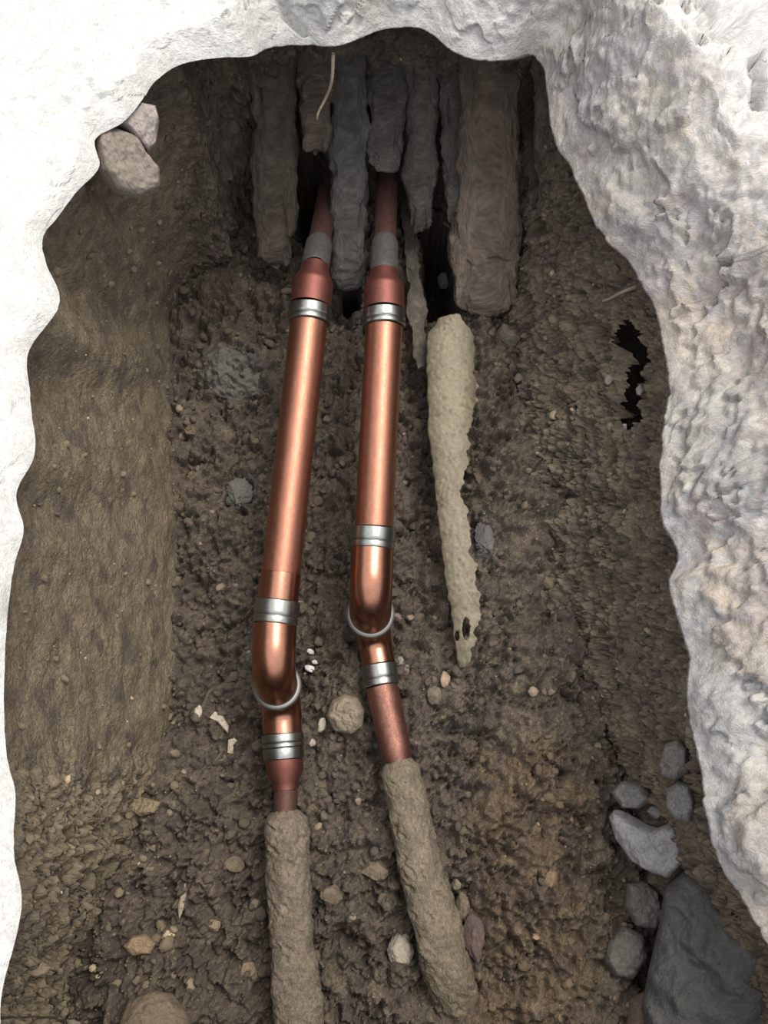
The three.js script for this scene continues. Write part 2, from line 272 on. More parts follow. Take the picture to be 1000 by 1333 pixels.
for (let i = 0; i <= NX; i++) for (let j = 0; j <= NZ; j++) {
  const x = mix(X0, X1, i / NX), z = mix(Z0, Z1, j / NZ), y = floorY(x, z);
  fPos.push(x, y, z); fUv.push(x / 0.25, z / 0.25); fCol.push(...soilColour(x, y, z, 'floor'));
}
const floorGeo = geom(fPos, gridIndex(NX, NZ).reverse(), fCol, fUv);
struct(new THREE.Mesh(floorGeo, soilMat), 'floor');

// nearest bare earth behind each photo pixel, to set things down on
const ZB = 4, ZW = 330, ZH = 440, zbuf = new Float32Array(ZW * ZH).fill(9), zid = new Int32Array(ZW * ZH).fill(-1), zpos = [], znor = [];
for (const g of [wallGeo, floorGeo]) {
  const p = g.attributes.position.array, n = g.attributes.normal.array;
  for (let i = 0; i < p.length; i += 3) {
    const [px, py, d] = pix(p[i], p[i + 1], p[i + 2]), a = Math.floor(px / ZB) + 40, b = Math.floor(py / ZB) + 40;
    if (a < 0 || b < 0 || a >= ZW || b >= ZH || d > zbuf[b * ZW + a]) continue;
    zbuf[b * ZW + a] = d; zid[b * ZW + a] = zpos.length / 3; zpos.push(p[i], p[i + 1], p[i + 2]); znor.push(n[i], n[i + 1], n[i + 2]);
  }
}
function surf(px, py, rad = 2) {
  const a = Math.floor(px / ZB) + 40, b = Math.floor(py / ZB) + 40, p = V(0, 0, 0), n = V(0, 0, 0); let k = 0;
  for (let i = -rad; i <= rad; i++) for (let j = -rad; j <= rad; j++) { const q = zid[(b + j) * ZW + a + i]; if (q >= 0) { k++; p.add(V(zpos[q * 3], zpos[q * 3 + 1], zpos[q * 3 + 2])); n.add(V(znor[q * 3], znor[q * 3 + 1], znor[q * 3 + 2])); } }
  p.divideScalar(k); n.normalize(); if (n.dot(V(0, 0.5, 0).sub(p)) < 0) n.negate();
  const r = rayOf(px, py); return { p: r.clone().multiplyScalar(p.clone().sub(EYE).length() / r.length()).add(EYE), n, depth: pix(p.x, p.y, p.z)[2] };
}

// hollow behind the ragged opening in the right wall
{
  const a = surf(817, 425).p, b = surf(813, 553).p, s = surf(835, 490, 3), long = b.clone().sub(a), L = long.length(); long.normalize();
  const out = s.n.clone().addScaledVector(long, -s.n.dot(long)).normalize(), side = long.clone().cross(out), g = new THREE.SphereGeometry(1, 48, 24, 0, Math.PI * 2, 0, Math.PI / 2), p = g.attributes.position, col = [];
  const c = a.clone().add(b).multiplyScalar(0.5).addScaledVector(out, -0.022);
  for (let i = 0; i < p.count; i++) { const u = p.getX(i) * L * 0.75, v = p.getZ(i) * 0.05, w = -p.getY(i) * 0.06, q = c.clone().addScaledVector(long, u).addScaledVector(side, v).addScaledVector(out, w), d = 1 + 0.12 * noise(q.x * 80, q.y * 80, q.z * 80); p.setXYZ(i, mix(c.x, q.x, d), mix(c.y, q.y, d), mix(c.z, q.z, d)); col.push(...cFloor); }
  g.setAttribute('color', new THREE.Float32BufferAttribute(col, 3)); g.computeVertexNormals(); const m = soilMat.clone(); m.side = THREE.DoubleSide; part(g, m, 'hollow', walls.wall_right);
}
// ------------------------------------------------------------------ earth ribs standing against the back wall
function rib(top, bottom, wTop, wBot, thick, colour, seed, bulge = 0.3) {
  const NU = 170, NVv = 84, pos = [], col = [], uv = [], c3 = lin(...colour);
  for (let i = 0; i <= NU; i++) {
    const t = i / NU, c = top.clone().lerp(bottom, t); c.z += 0.02 * Math.sin(t * Math.PI) * bulge;
    const cap = Math.pow(clamp(1 - Math.pow(t, 12)), 0.5), w = mix(wTop, wBot, t) * 0.5 * mix(0.3, 1, cap) * (1 + 0.14 * noise(t * 3, seed, 2)), th = thick * mix(0.5, 1, sm(0, 0.5, t)) * cap;
    for (let j = 0; j <= NVv; j++) {
      const a = (j / NVv) * Math.PI * 2, ca = Math.cos(a), sa = Math.sin(a), se = (v) => Math.sign(v) * Math.pow(Math.abs(v), 0.42);
      let x = c.x + w * se(ca), y = c.y + 0.3 * th * se(sa), z = c.z + th * se(sa);
      const d = 0.0042 * fbm(x + seed, y * 0.22, z * 0.5, 42, 3) + 0.0016 * fbm(x, y * 0.5 + seed, z, 120, 3, 0.6) - 0.003 * sm(0.25, 0.5, fbm(x + seed, y * 0.3, z * 0.3, 60, 2));
      x += d * ca; z += d * sa; y += d * 0.4; pos.push(x, y, z); uv.push((a * w) / 0.25, t * 0.28);
      const m = 1 + 0.25 * fbm(x, y, z + seed, 50, 3); col.push(c3[0] * m, c3[1] * m, c3[2] * m);
    }
  }
  part(geom(pos, gridIndex(NU, NVv).reverse(), col, uv), soilMat, 'earth_rib', walls.wall_back);
}
const RIBS = [ // photo top x, y; photo bottom x, y; height of the bottom; widths in photo px; thickness; colour
  [356, 92, 360, 345, -0.24, 60, 50, 0.009, [106, 95, 85]], [412, 82, 409, 195, -0.165, 46, 42, 0.012, [112, 100, 88]], [456, 95, 456, 375, -0.235, 46, 50, 0.016, [99, 96, 92]], [502, 84, 503, 222, -0.175, 50, 46, 0.012, [99, 94, 89]],
  [549, 100, 546, 300, -0.225, 46, 36, 0.011, [102, 95, 88]], [528, 238, 549, 478, -0.232, 16, 22, 0.012, [108, 101, 92]], [594, 110, 596, 290, -0.21, 44, 34, 0.010, [100, 95, 89]], [640, 100, 628, 410, -0.23, 88, 84, 0.015, [112, 99, 88]], [712, 104, 716, 290, -0.2, 34, 40, 0.01, [108, 98, 88]],
];
RIBS.forEach(([tx, ty, bx, by, yb, wt, wb, th, c], i) => {
  const b = at(bx, by, yb), s = surf(tx, ty, 2).p, t = s.clone(); t.lerp(b, -0.3); t.z += 0.002;
  rib(t, b, (wt / FPX) * pix(t.x, t.y, t.z)[2], (wb / FPX) * pix(b.x, b.y, b.z)[2], th, c, i * 3.7, i === 5 ? 0 : 0.3);
});

// ------------------------------------------------------------------ copper pipes
function lathe(p0, p1, prof, seg = 48) {   // profile: [fraction along p0-p1, radius]
  const L = p0.distanceTo(p1), g = new THREE.LatheGeometry(prof.map(([t, r]) => new THREE.Vector2(r, t * L)), seg);
  g.applyQuaternion(new THREE.Quaternion().setFromUnitVectors(V(0, 1, 0), p1.clone().sub(p0).normalize())); g.translate(p0.x, p0.y, p0.z); return g;
}
function sweep(pts, radius, seg = 48) {    // round bar along a smooth line of points; radius is a number or f(0..1)
  const path = new THREE.CatmullRomCurve3(pts, false, 'centripetal'), n = Math.max(24, pts.length * 6), fr = path.computeFrenetFrames(n), pos = [], uv = [];
  for (let i = 0; i <= n; i++) { const c = path.getPointAt(i / n), r = typeof radius === 'number' ? radius : radius(i / n); for (let j = 0; j <= seg; j++) { const a = (j / seg) * Math.PI * 2, ca = Math.cos(a) * r, sa = Math.sin(a) * r, N = fr.normals[i], B = fr.binormals[i]; pos.push(c.x + N.x * ca + B.x * sa, c.y + N.y * ca + B.y * sa, c.z + N.z * ca + B.z * sa); uv.push(j / seg, i / n); } }
  return geom(pos, gridIndex(n, seg).reverse(), null, uv);
}
function bend(P, Q, R, radius) {           // fillet of the corner Q between P and R as points, with straight ends
  const a = P.clone().sub(Q).normalize(), b = R.clone().sub(Q).normalize(), ang = Math.acos(a.dot(b)), tl = radius / Math.tan(ang / 2), out = [];
  const s = Q.clone().addScaledVector(a, tl), e = Q.clone().addScaledVector(b, tl), ctr = a.clone().add(b).normalize().multiplyScalar(radius / Math.sin(ang / 2)).add(Q);
  const u = s.clone().sub(ctr), v = e.clone().sub(ctr), tot = Math.acos(clamp(u.dot(v) / (radius * radius), -1, 1));
  for (let i = 0; i <= 12; i++) { const t = i / 12; out.push(u.clone().multiplyScalar(Math.sin((1 - t) * tot) / Math.sin(tot)).addScaledVector(v, Math.sin(t * tot) / Math.sin(tot)).add(ctr)); }
  return out;
}
const COLLAR = (r) => [[0, r - 0.002], [0.02, r - 0.0004], [0.08, r], [0.5, r], [0.62, r], [0.64, r - 0.0009], [0.68, r - 0.0009], [0.7, r], [0.92, r], [0.98, r - 0.0004], [1, r - 0.002]];
function mudPipe(pts, rads, seed, colour) {
  const path = new THREE.CatmullRomCurve3(pts), n = 150, seg = 64, fr = path.computeFrenetFrames(n), pos = [], col = [], uv = [], c3 = lin(...colour);
  for (let i = 0; i <= n; i++) {
    const t = i / n, c = path.getPointAt(t), k = t * (rads.length - 1), k0 = Math.min(Math.floor(k), rads.length - 2), r0 = mix(rads[k0], rads[k0 + 1], k - k0) * Math.pow(clamp(t / 0.05 + 0.08), 0.45);
    for (let j = 0; j <= seg; j++) {
      const a = ((j % seg) / seg) * Math.PI * 2, N = fr.normals[i], B = fr.binormals[i], dx = N.x * Math.cos(a) + B.x * Math.sin(a), dy = N.y * Math.cos(a) + B.y * Math.sin(a), dz = N.z * Math.cos(a) + B.z * Math.sin(a);
      const x = c.x + dx * r0, y = c.y + dy * r0, z = c.z + dz * r0, r = r0 + 0.0022 * fbm(x + seed, y, z, 30, 2) + 0.0012 * fbm(x, y + seed, z, 150, 3) - 0.002 * sm(0.35, 0.6, fbm(x, y, z + seed, 70, 2));
      pos.push(c.x + dx * r, c.y + dy * r, c.z + dz * r); uv.push((a * 0.018) / 0.25, (t * 0.16) / 0.25);
      const m = 1 + 0.16 * fbm(x, y, z + seed, 45, 3) + 0.08 * noise(x * 300, y * 300, z * 300); col.push(c3[0] * m, c3[1] * m, c3[2] * m);
    }
  }
  return geom(pos, gridIndex(n, seg).reverse(), col, uv);
}
const along = (p, q, t) => p.clone().lerp(q, t);
const dirOf = (p, q) => q.clone().sub(p).normalize();

function pipeRun(o) {
  const g = new THREE.Group(); g.position.copy(o.bA.clone().setY(FOOT));
  const add = (geo, mat, name, label) => { geo.translate(-g.position.x, -g.position.y, -g.position.z); return part(geo, mat, name, g, label); };
  // from the back wall towards the camera
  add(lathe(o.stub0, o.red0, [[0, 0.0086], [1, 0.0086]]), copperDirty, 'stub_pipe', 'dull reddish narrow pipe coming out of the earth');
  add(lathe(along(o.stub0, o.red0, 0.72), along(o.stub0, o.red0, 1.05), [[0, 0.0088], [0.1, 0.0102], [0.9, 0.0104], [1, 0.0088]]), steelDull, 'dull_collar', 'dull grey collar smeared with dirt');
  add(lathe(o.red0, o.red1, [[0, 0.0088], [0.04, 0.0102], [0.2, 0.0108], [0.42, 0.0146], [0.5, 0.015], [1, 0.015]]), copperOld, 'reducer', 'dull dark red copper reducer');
  add(lathe(o.red1, o.pipe0, COLLAR(0.0158)), steel, 'press_collar', 'silver collar');
  add(lathe(o.pipe0, o.pipe1, [[0, o.rp], [1, o.rp]]), copper, 'pipe', 'bright copper tube');
  if (o.socket) add(lathe(along(o.pipe0, o.pipe1, 0.905), o.pipe1, [[0, o.rp], [0.03, o.rp + 0.0005], [1, o.rp + 0.0005]]), copperFitting, 'pipe_end', 'pinkish cleaned pipe end');
  add(lathe(o.pipe1, o.el0, COLLAR(0.0158)), steel, 'press_collar', 'silver collar');
  const b1 = bend(o.el0, o.cA, o.cB, o.bend), b2 = bend(o.cA, o.cB, o.low0, o.bend), m1 = along(b1[12], b2[0], 0.5);
  const e1 = add(sweep([o.el0.clone(), along(o.el0, b1[0], 0.5), ...b1, m1.clone()], 0.0152), copperFitting, 'elbow', 'shiny copper elbow turning down');
  const ax = dirOf(o.cA, o.cB), q0 = m1.clone().addScaledVector(ax, -0.003), q1 = m1.clone().addScaledVector(ax, 0.004), rc = o.rl + 0.0008;
  add(lathe(q0, q1, [[0, 0.0152], [0.12, 0.0172], [0.3, 0.0176], [0.7, 0.0176], [0.88, 0.0172], [1, 0.0142]]), steelRing, 'press_collar', 'grey ring seen under the elbow');
  add(sweep([m1.clone(), ...b2, along(b2[12], o.low0, 0.6), o.low0.clone()], (t) => mix(0.0148, o.rl, sm(0.2, 0.8, t))), copperFitting, 'elbow', 'lower copper elbow running out along the ground');
  add(lathe(o.low0, along(o.low0, o.low1, o.split ?? 1), COLLAR(rc)), steel, 'press_collar', 'silver collar');
  if (o.split) add(lathe(along(o.low0, o.low1, o.split), o.low1, [[0, rc - 0.0012], [0.06, rc - 0.0003], [0.9, rc - 0.0004], [1, rc - 0.002]]), steel, 'press_collar', 'second silver collar');
  if (o.taper) {
    add(lathe(o.low1, o.tap1, [[0, o.rl - 0.0006], [0.35, o.rl - 0.001], [0.75, 0.0098], [1, 0.0092]]), copperOld, 'reducer', 'copper reducer');
    add(lathe(o.tap1, o.old[0].clone().lerp(o.old[1], 0.1), [[0, 0.0086], [1, 0.0084]]), copperDirty, 'stub_pipe', 'dirty narrow pipe end');
  } else add(lathe(o.low1, o.old[0].clone().lerp(o.old[1], 0.1), [[0, o.rl - 0.0006], [0.8, o.rl - 0.001], [0.93, 0.0105], [1, 0.0098]]), copperDull, 'pipe', 'short copper tube smeared with dirt');
  add(mudPipe(o.old, o.oldR, o.seed, o.mud), mudMat, 'old_pipe', 'old pipe crusted with dried earth');
  return g;
}
const yA = -0.165, yB = -0.186, yL = -0.238;
addThing(pipeRun({
  stub0: at(427, 252, yA - 0.06), red0: at(411, 343, yA), red1: at(404, 399, yA), pipe0: at(402, 421, yA - 0.001), pipe1: at(362, 781, yB + 0.001), el0: at(358, 813, yB), cA: at(355, 881, yB), bA: at(355, 881, yB), cB: at(366, 903, yL), low0: at(368, 955, yL), low1: at(370, 989, yL),
  tap1: at(372, 1028, yL), bend: 0.0245, rp: 0.0137, rl: 0.0146, socket: true, split: 0.55, taper: true, old: [at(371, 1052, yL), at(374, 1100, yL), at(379, 1200, yL), at(386, 1290, yL + 0.002), at(394, 1400, yL + 0.004)], oldR: [0.0158, 0.0156, 0.0158, 0.0172, 0.018], seed: 3, mud: [140, 126, 110],
}), 'copper_pipe', 'longer left copper pipe run with silver collars, ending in a crusted pipe at bottom', 'pipe');
addThing(pipeRun({
  stub0: at(504, 228, yA - 0.05), red0: at(500, 350, yA - 0.003), red1: at(500, 405, yA - 0.003), pipe0: at(500, 426, yA - 0.004), pipe1: at(487, 686, yB + 0.002), el0: at(485, 714, yB), cA: at(482, 789, yB), bA: at(482, 789, yB), cB: at(483, 809, yL - 0.002), low0: at(493, 864, yL - 0.002), low1: at(497, 893, yL - 0.002),
  bend: 0.0245, rp: 0.0137, rl: 0.0126, old: [at(517, 985, yL - 0.003), at(528, 1035, yL - 0.003), at(546, 1120, yL - 0.003), at(568, 1205, yL - 0.005), at(588, 1280, yL - 0.012), at(598, 1325, yL - 0.04)], oldR: [0.0142, 0.0152, 0.016, 0.0172, 0.017, 0.015], seed: 8, mud: [142, 129, 110],
}), 'copper_pipe', 'shorter right copper pipe run nearest the cream pipe, its crusted old end slanting rightward', 'pipe');

// ------------------------------------------------------------------ cream pipe, half buried and broken at its lower end
{
  const rows = [[408, 572, 602, -0.206], [430, 557, 618, -0.208], [500, 556, 622, -0.21], [560, 559, 613, -0.213], [600, 564, 606, -0.216], [640, 568, 604, -0.218], [700, 575, 612, -0.221], [760, 582, 624, -0.224], [800, 590, 627, -0.228], [840, 595, 616, -0.232], [868, 600, 607, -0.238]];
  const NU = 220, NV2 = 40, P = [], col = [], uv = [], keep = [], cream = lin(168, 158, 133), dirt = lin(118, 103, 84);
  for (let s = 0; s < 2; s++) for (let i = 0; i <= NU; i++) {
    const py = mix(408, 868, i / NU); let k = 0; while (k < rows.length - 2 && rows[k + 1][0] < py) k++;
    const t = (py - rows[k][0]) / (rows[k + 1][0] - rows[k][0]), y = mix(rows[k][3], rows[k + 1][3], t);
    const xl = mix(rows[k][1], rows[k + 1][1], t) + 1.5 * noise(py * 0.05, 3, 0), xr = mix(rows[k][2], rows[k + 1][2], t) + 5 * noise(py * 0.035, 1, 0) + 1.8 * noise(py * 0.13, 2, 0);
    const R = 0.0205, cx = xl + 31;
    for (let j = 0; j <= NV2; j++) {
      const px = mix(xl, xr, j / NV2), p = at(px, py, y), off = ((px - cx) / FPX) * 0.72, r = R - s * 0.003;
      p.y += Math.sqrt(Math.max(R * R * 0.12, r * r - off * off)) - R + 0.0005 * noise(p.x * 200, p.z * 200, 5); P.push(p.x, p.y, p.z); uv.push(p.x * 4, p.z * 4);
      const edge = sm(0.55, 1, j / NV2 + 0.25 * fbm(p.x, 0, p.z, 60, 3)) * 0.5 + 0.8 * sm(0.36, 0.55, fbm(p.x, 4, p.z, 130, 2)), c = lerp3(cream, dirt, clamp(edge) * 0.7), m = 1 + 0.1 * fbm(p.x, 2, p.z, 50, 3); col.push(c[0] * m, c[1] * m, c[2] * m);
      if (!s) keep.push(Math.hypot((px - 607) / 4.2, (py - 818) / 13) > 1 && Math.hypot((px - 596) / 2.5, (py - 826) / 6) > 1);
    }
  }
  const C = NV2 + 1, S = (NU + 1) * C, on = (i, j) => i >= 0 && j >= 0 && i < NU && j < NV2 && keep[i * C + j] && keep[(i + 1) * C + j] && keep[i * C + j + 1] && keep[(i + 1) * C + j + 1], idx = [];
  const quad = (a, b, c, d) => idx.push(a, b, c, a, c, d);
  for (let i = 0; i < NU; i++) for (let j = 0; j < NV2; j++) if (on(i, j)) {
    const a = i * C + j, b = a + C, c = b + 1, d = a + 1; quad(a, b, c, d); quad(S + d, S + c, S + b, S + a);
    if (!on(i, j - 1)) quad(b, a, S + a, S + b); if (!on(i, j + 1)) quad(d, c, S + c, S + d); if (!on(i - 1, j)) quad(a, d, S + d, S + a); if (!on(i + 1, j)) quad(c, b, S + b, S + c);
  }
  const creamMat = new THREE.MeshStandardMaterial({ vertexColors: true, roughness: 0.7, map: stoneMap, bumpMap: stoneBump, bumpScale: 0.0006 });
  addThing(new THREE.Mesh(geom(P, idx, col, uv), creamMat), 'cream_pipe', 'cream coloured pipe half buried in earth, broken to a jagged point with a hole', 'pipe');
}

// ------------------------------------------------------------------ stones, lumps, roots
function ballGeo(seed, detail, facets, rough) {
  const g = new THREE.IcosahedronGeometry(1, detail); g.deleteAttribute('uv'); g.deleteAttribute('normal'); const m = mergeVertices(g, 1e-4), p = m.attributes.position, r = rng(seed * 77 + 5), planes = [];
  for (let k = 0; k < facets; k++) planes.push([V(r() - 0.5, r() - 0.5, r() - 0.5).normalize(), 0.62 + r() * 0.28]);
  for (let i = 0; i < p.count; i++) { const d = V(p.getX(i), p.getY(i), p.getZ(i)).normalize(); let l = 1 + 0.14 * noise(d.x * 1.1 + seed * 3.1, d.y * 1.1, d.z * 1.1); for (const [n, c] of planes) { const q = d.dot(n); if (q > 0.05) l = Math.min(l, c / q); } l *= 1 + rough * (0.06 * noise(d.x * 3 + seed, d.y * 3, d.z * 3) + 0.035 * noise(d.x * 8, d.y * 8 + seed, d.z * 8)); p.setXYZ(i, d.x * l, d.y * l, d.z * l); }
  return m;
}
function tint(g, colour, amount, seed) {
  const c3 = lin(...colour).map((v) => v * 1.5), p = g.attributes.position, col = [];
  for (let i = 0; i < p.count; i++) { const x = p.getX(i), y = p.getY(i), z = p.getZ(i), m = 1 + amount * (fbm(x, y, z + seed, 90, 3) + 0.7 * noise(x * 500, y * 500 + seed, z * 500)); col.push(c3[0] * m, c3[1] * m, c3[2] * m); }
  const uv = []; for (let i = 0; i < p.count; i++) uv.push(p.getX(i) * 4 + p.getY(i) * 1.7 + seed * 0.13, p.getZ(i) * 4 + p.getY(i) * 2.3);
  g.setAttribute('color', new THREE.Float32BufferAttribute(col, 3)); g.setAttribute('uv', new THREE.Float32BufferAttribute(uv, 2)); g.computeVertexNormals(); return g;
}
let seedNo = 1;
function stone(px, py, w, h, turn, colour, name, label, category, o = {}) {
  const s = surf(px, py), k = s.depth / FPX, sx = (w / 2) * k, sz = (h / 2) * k, sy = Math.min(sx, sz) * (o.flat ?? 0.8), seed = seedNo++;
  const g = ballGeo(seed, w > 40 ? 14 : w > 15 ? 8 : 4, o.facets ?? 7, o.rough ?? 1); g.scale(sx, sy, sz); g.rotateY(-THREE.MathUtils.degToRad(turn));
  const m = new THREE.Mesh(tint(g, colour, 0.18, seed), rockMat), up = V(0, 1, 0).lerp(s.n, 0.75).normalize();
  m.quaternion.setFromUnitVectors(V(0, 1, 0), up); m.position.copy(s.p).addScaledVector(up, sy * (o.lift ?? 0.15)); return addThing(m, name, label, category, o.group);
}
function tracedStone(poly, thick, colour, name, label, category, o = {}) {
  const cx = poly.reduce((a, p) => a + p[0], 0) / poly.length, cy = poly.reduce((a, p) => a + p[1], 0) / poly.length, s = surf(cx, cy, 4), seed = seedNo++ + 0.37;
  const c = (o.y ? at(cx, cy, o.y) : s.p.clone()).addScaledVector(V(0, 1, 0), o.lift ?? 0), n = o.n ? o.n.clone().normalize() : V(0, 1, 0).lerp(s.n, 0.5).normalize();
  const on = (px, py) => { const r = rayOf(px, py), t = c.clone().sub(EYE).dot(n) / r.dot(n); return r.multiplyScalar(t).add(EYE); };
  const ring = []; const NP = 96, tot = poly.length; for (let i = 0; i < NP; i++) { const u = (i / NP) * tot, a = Math.floor(u), f = u - a, A = poly[a], B = poly[(a + 1) % tot]; ring.push(on(mix(A[0], B[0], f), mix(A[1], B[1], f))); }
  const K = 30, pos = [], idx = [], rows = 2 * K;   // top centre -> rim -> bottom centre
  for (let k = 0; k <= rows; k++) for (let i = 0; i < NP; i++) {
    const t = k <= K ? k / K : (rows - k) / K, sgn = k <= K ? 1 : -1, prof = Math.pow(clamp(1 - Math.pow(t, o.p ?? 5)), 0.6), p = c.clone().lerp(ring[i], Math.pow(t, 0.8));
    const d = (o.rough ?? 1) * (0.0035 * fbm(p.x + seed, p.y, p.z, 35, 3) + 0.0012 * fbm(p.x, p.y, p.z + seed, 160, 2)) * (sgn > 0 ? sm(1.0, 0.8, t) : 0.2);
    const facet = o.facet ? o.facet * Math.abs(noise(p.x * 28 + seed, seed, p.z * 28)) * -1 : 0; p.addScaledVector(n, sgn * thick * prof + (sgn > 0 ? (d + facet * prof) : 0)); pos.push(p.x - c.x, p.y - c.y, p.z - c.z);
  }
  for (let k = 0; k < rows; k++) for (let i = 0; i < NP; i++) { const a = k * NP + i, b = k * NP + ((i + 1) % NP), e = a + NP, f = b + NP; idx.push(a, b, e, b, f, e); }
  let g = new THREE.BufferGeometry(); g.setAttribute('position', new THREE.Float32BufferAttribute(pos, 3)); g.setIndex(idx); g = mergeVertices(g, 1e-5); g.computeVertexNormals();
  // outward winding
  { const p = g.attributes.position, q = g.index.array; let vol = 0; for (let i = 0; i < q.length; i += 3) { const A = V().fromBufferAttribute(p, q[i]), B = V().fromBufferAttribute(p, q[i + 1]), D = V().fromBufferAttribute(p, q[i + 2]); vol += A.dot(B.cross(D)); } if (vol < 0) for (let i = 0; i < q.length; i += 3) { const t = q[i]; q[i] = q[i + 1]; q[i + 1] = t; } }
  const m = new THREE.Mesh(tint(g, colour, 0.16, seed), rockMat); m.position.copy(c); return addThing(m, name, label, category, o.group);
}
const GREY = [150, 148, 144];
tracedStone([[793, 1062], [800, 1054], [815, 1062], [832, 1073], [852, 1079], [872, 1072], [886, 1074], [893, 1092], [889, 1122], [871, 1143], [852, 1136], [822, 1120], [802, 1090]], 0.011, [152, 151, 149], 'angular_stone', 'pale grey angular flat stone, the lightest of the stones in the lower right corner', 'stone', { lift: 0.03, p: 6, facet: 0.004 });
tracedStone([[798, 1030], [812, 1016], [838, 1022], [848, 1040], [836, 1052], [812, 1052]], 0.01, [122, 120, 116], 'grey_stone', 'smaller grey stone directly above the pale angular stone at lower right', 'stone', { lift: 0.008 });
tracedStone([[858, 998], [866, 968], [884, 962], [896, 975], [898, 1005], [880, 1016], [862, 1012]], 0.011, [112, 109, 104], 'grey_stone', 'brownish grey stone tucked under the concrete edge, topmost of the lower right pile', 'stone', { lift: 0.01 });
tracedStone([[868, 1025], [884, 1014], [902, 1020], [908, 1050], [900, 1070], [880, 1066], [868, 1048]], 0.011, [124, 122, 118], 'grey_stone', 'grey stone touching the concrete edge just right above the pale angular stone', 'stone', { lift: 0.012 });
stone(853, 1058, 20, 14, 10, [112, 110, 106], 'grey_stone', 'very small dark grey stone in the gap above the pale angular stone', 'stone', { lift: 0.4 });
tracedStone([[868, 1150], [890, 1132], [915, 1140], [950, 1175], [1010, 1230], [1050, 1290], [1060, 1345], [960, 1400], [850, 1380], [836, 1310], [848, 1250], [860, 1200]], 0.028, [92, 91, 89], 'boulder', 'large dark grey boulder filling the lower right corner under the concrete edge', 'boulder', { lift: 0.012, p: 3, rough: 1.3, facet: 0.007 });
tracedStone([[818, 1150], [838, 1146], [852, 1158], [862, 1190], [850, 1210], [828, 1205], [815, 1180]], 0.01, [112, 108, 102], 'grey_stone', 'grey brown stone just below the pale angular stone, left of the boulder', 'stone', { lift: 0.008 });
tracedStone([[790, 1225], [812, 1205], [836, 1215], [842, 1245], [822, 1275], [798, 1270], [786, 1250]], 0.012, [106, 102, 96], 'grey_stone', 'dull grey rounded stone left of the big boulder near the bottom right', 'stone', { lift: 0.006 });
tracedStone([[820, 1300], [850, 1285], [880, 1300], [888, 1335], [850, 1350], [815, 1340]], 0.012, [118, 98, 84], 'earth_clod', 'brown crumbly clod in front of the dark boulder at the bottom edge', 'clod', { lift: 0.004, p: 2.2 });
tracedStone([[424, 932], [432, 912], [448, 903], [466, 908], [475, 925], [472, 946], [458, 956], [436, 952]], 0.013, [138, 126, 108], 'round_stone', 'round earth-brown stone lying between the two pipes below the elbows', 'stone', { lift: 0.006, p: 3, facet: 0.004 });
stone(420, 944, 12, 20, 15, [196, 188, 168], 'pebble', 'pale pebble leaning on the left side of the round stone between the pipes', 'pebble', { lift: 0.5 });
stone(406, 966, 10, 11, 0, [196, 182, 172], 'pebble', 'tiny pinkish pebble beside the silver collar of the left lower pipe', 'pebble', { lift: 0.5 });
stone(258, 926, 11, 16, 0, [206, 196, 178], 'pebble', 'whitish oval pebble left of the curved chip by the left wall', 'pebble', { lift: 0.5 });
tracedStone([[272, 934], [280, 926], [290, 931], [298, 945], [297, 955], [290, 948], [283, 940]], 0.0032, [196, 184, 166], 'curved_chip', 'pale curved chip right of the whitish oval pebble by the left wall', 'chip', { lift: 0.003, p: 3 });
tracedStone([[297, 963], [305, 960], [309, 964], [304, 970], [303, 982], [296, 980]], 0.003, [190, 178, 158], 'hooked_chip', 'small pale hooked chip below the curved chip, left of the lower pipe', 'chip', { lift: 0.003, p: 3 });
stone(520, 1238, 38, 40, 0, [174, 164, 148], 'pale_stone', 'pale rounded stone left of the slanting earth-crusted pipe near the bottom', 'stone', { lift: 0.3, facets: 9 });
stone(616, 1222, 34, 58, -8, [98, 82, 76], 'reddish_stone', 'dark reddish stone pressed against the right side of the slanting old pipe', 'stone', { lift: 0.3 });
stone(602, 1180, 22, 36, -10, [120, 106, 90], 'small_stone', 'small brown stone above the dark reddish stone beside the slanting old pipe', 'stone', { lift: 0.3 });
stone(594, 1150, 14, 18, 10, [134, 122, 104], 'small_stone', 'smallest brown stone in the row right of the slanting old pipe', 'stone', { lift: 0.3 });
tracedStone([[162, 1052], [178, 1036], [196, 1040], [209, 1044], [200, 1058], [182, 1063]], 0.004, [140, 124, 100], 'flat_stone', 'flat tan stone set in the lower left wall, upper of two', 'stone', { lift: 0.003 });
tracedStone([[160, 1232], [172, 1218], [190, 1215], [204, 1228], [196, 1242], [172, 1244]], 0.007, [150, 128, 100], 'flat_stone', 'flat orange tan stone among clods at lower left', 'stone', { lift: 0.006 });
tracedStone([[24, 1262], [34, 1252], [52, 1249], [66, 1256], [60, 1266], [40, 1271]], 0.005, [142, 124, 104], 'flat_stone', 'flat brown stone close to the white edge at lower left', 'stone', { lift: 0.005 });
stone(238, 1173, 9, 42, 2, [158, 146, 124], 'sliver', 'thin upright pale sliver of stone in the clods left of the lower pipe', 'chip', { lift: 0.4 });
stone(278, 1204, 18, 16, 0, [140, 124, 102], 'pebble', 'tan pebble right of the pale sliver at lower left', 'pebble', { lift: 0.4 });
stone(305, 1125, 26, 20, 20, [124, 110, 92], 'earth_lump', 'rounded brown lump at the left of the lower pipe, above the clods', 'clod', { lift: 0.3 });
stone(322, 1262, 26, 18, -10, [132, 116, 98], 'flat_stone', 'small flattish tan stone beside the crusted left pipe at the bottom', 'stone', { lift: 0.4, flat: 0.5 });
tracedStone([[150, 1345], [165, 1305], [195, 1288], [225, 1294], [245, 1320], [252, 1350], [200, 1370]], 0.016, [118, 104, 86], 'earth_lump', 'big rounded lump of earth at the bottom edge left of the pipes', 'clod', { lift: 0.012, p: 2.5 });
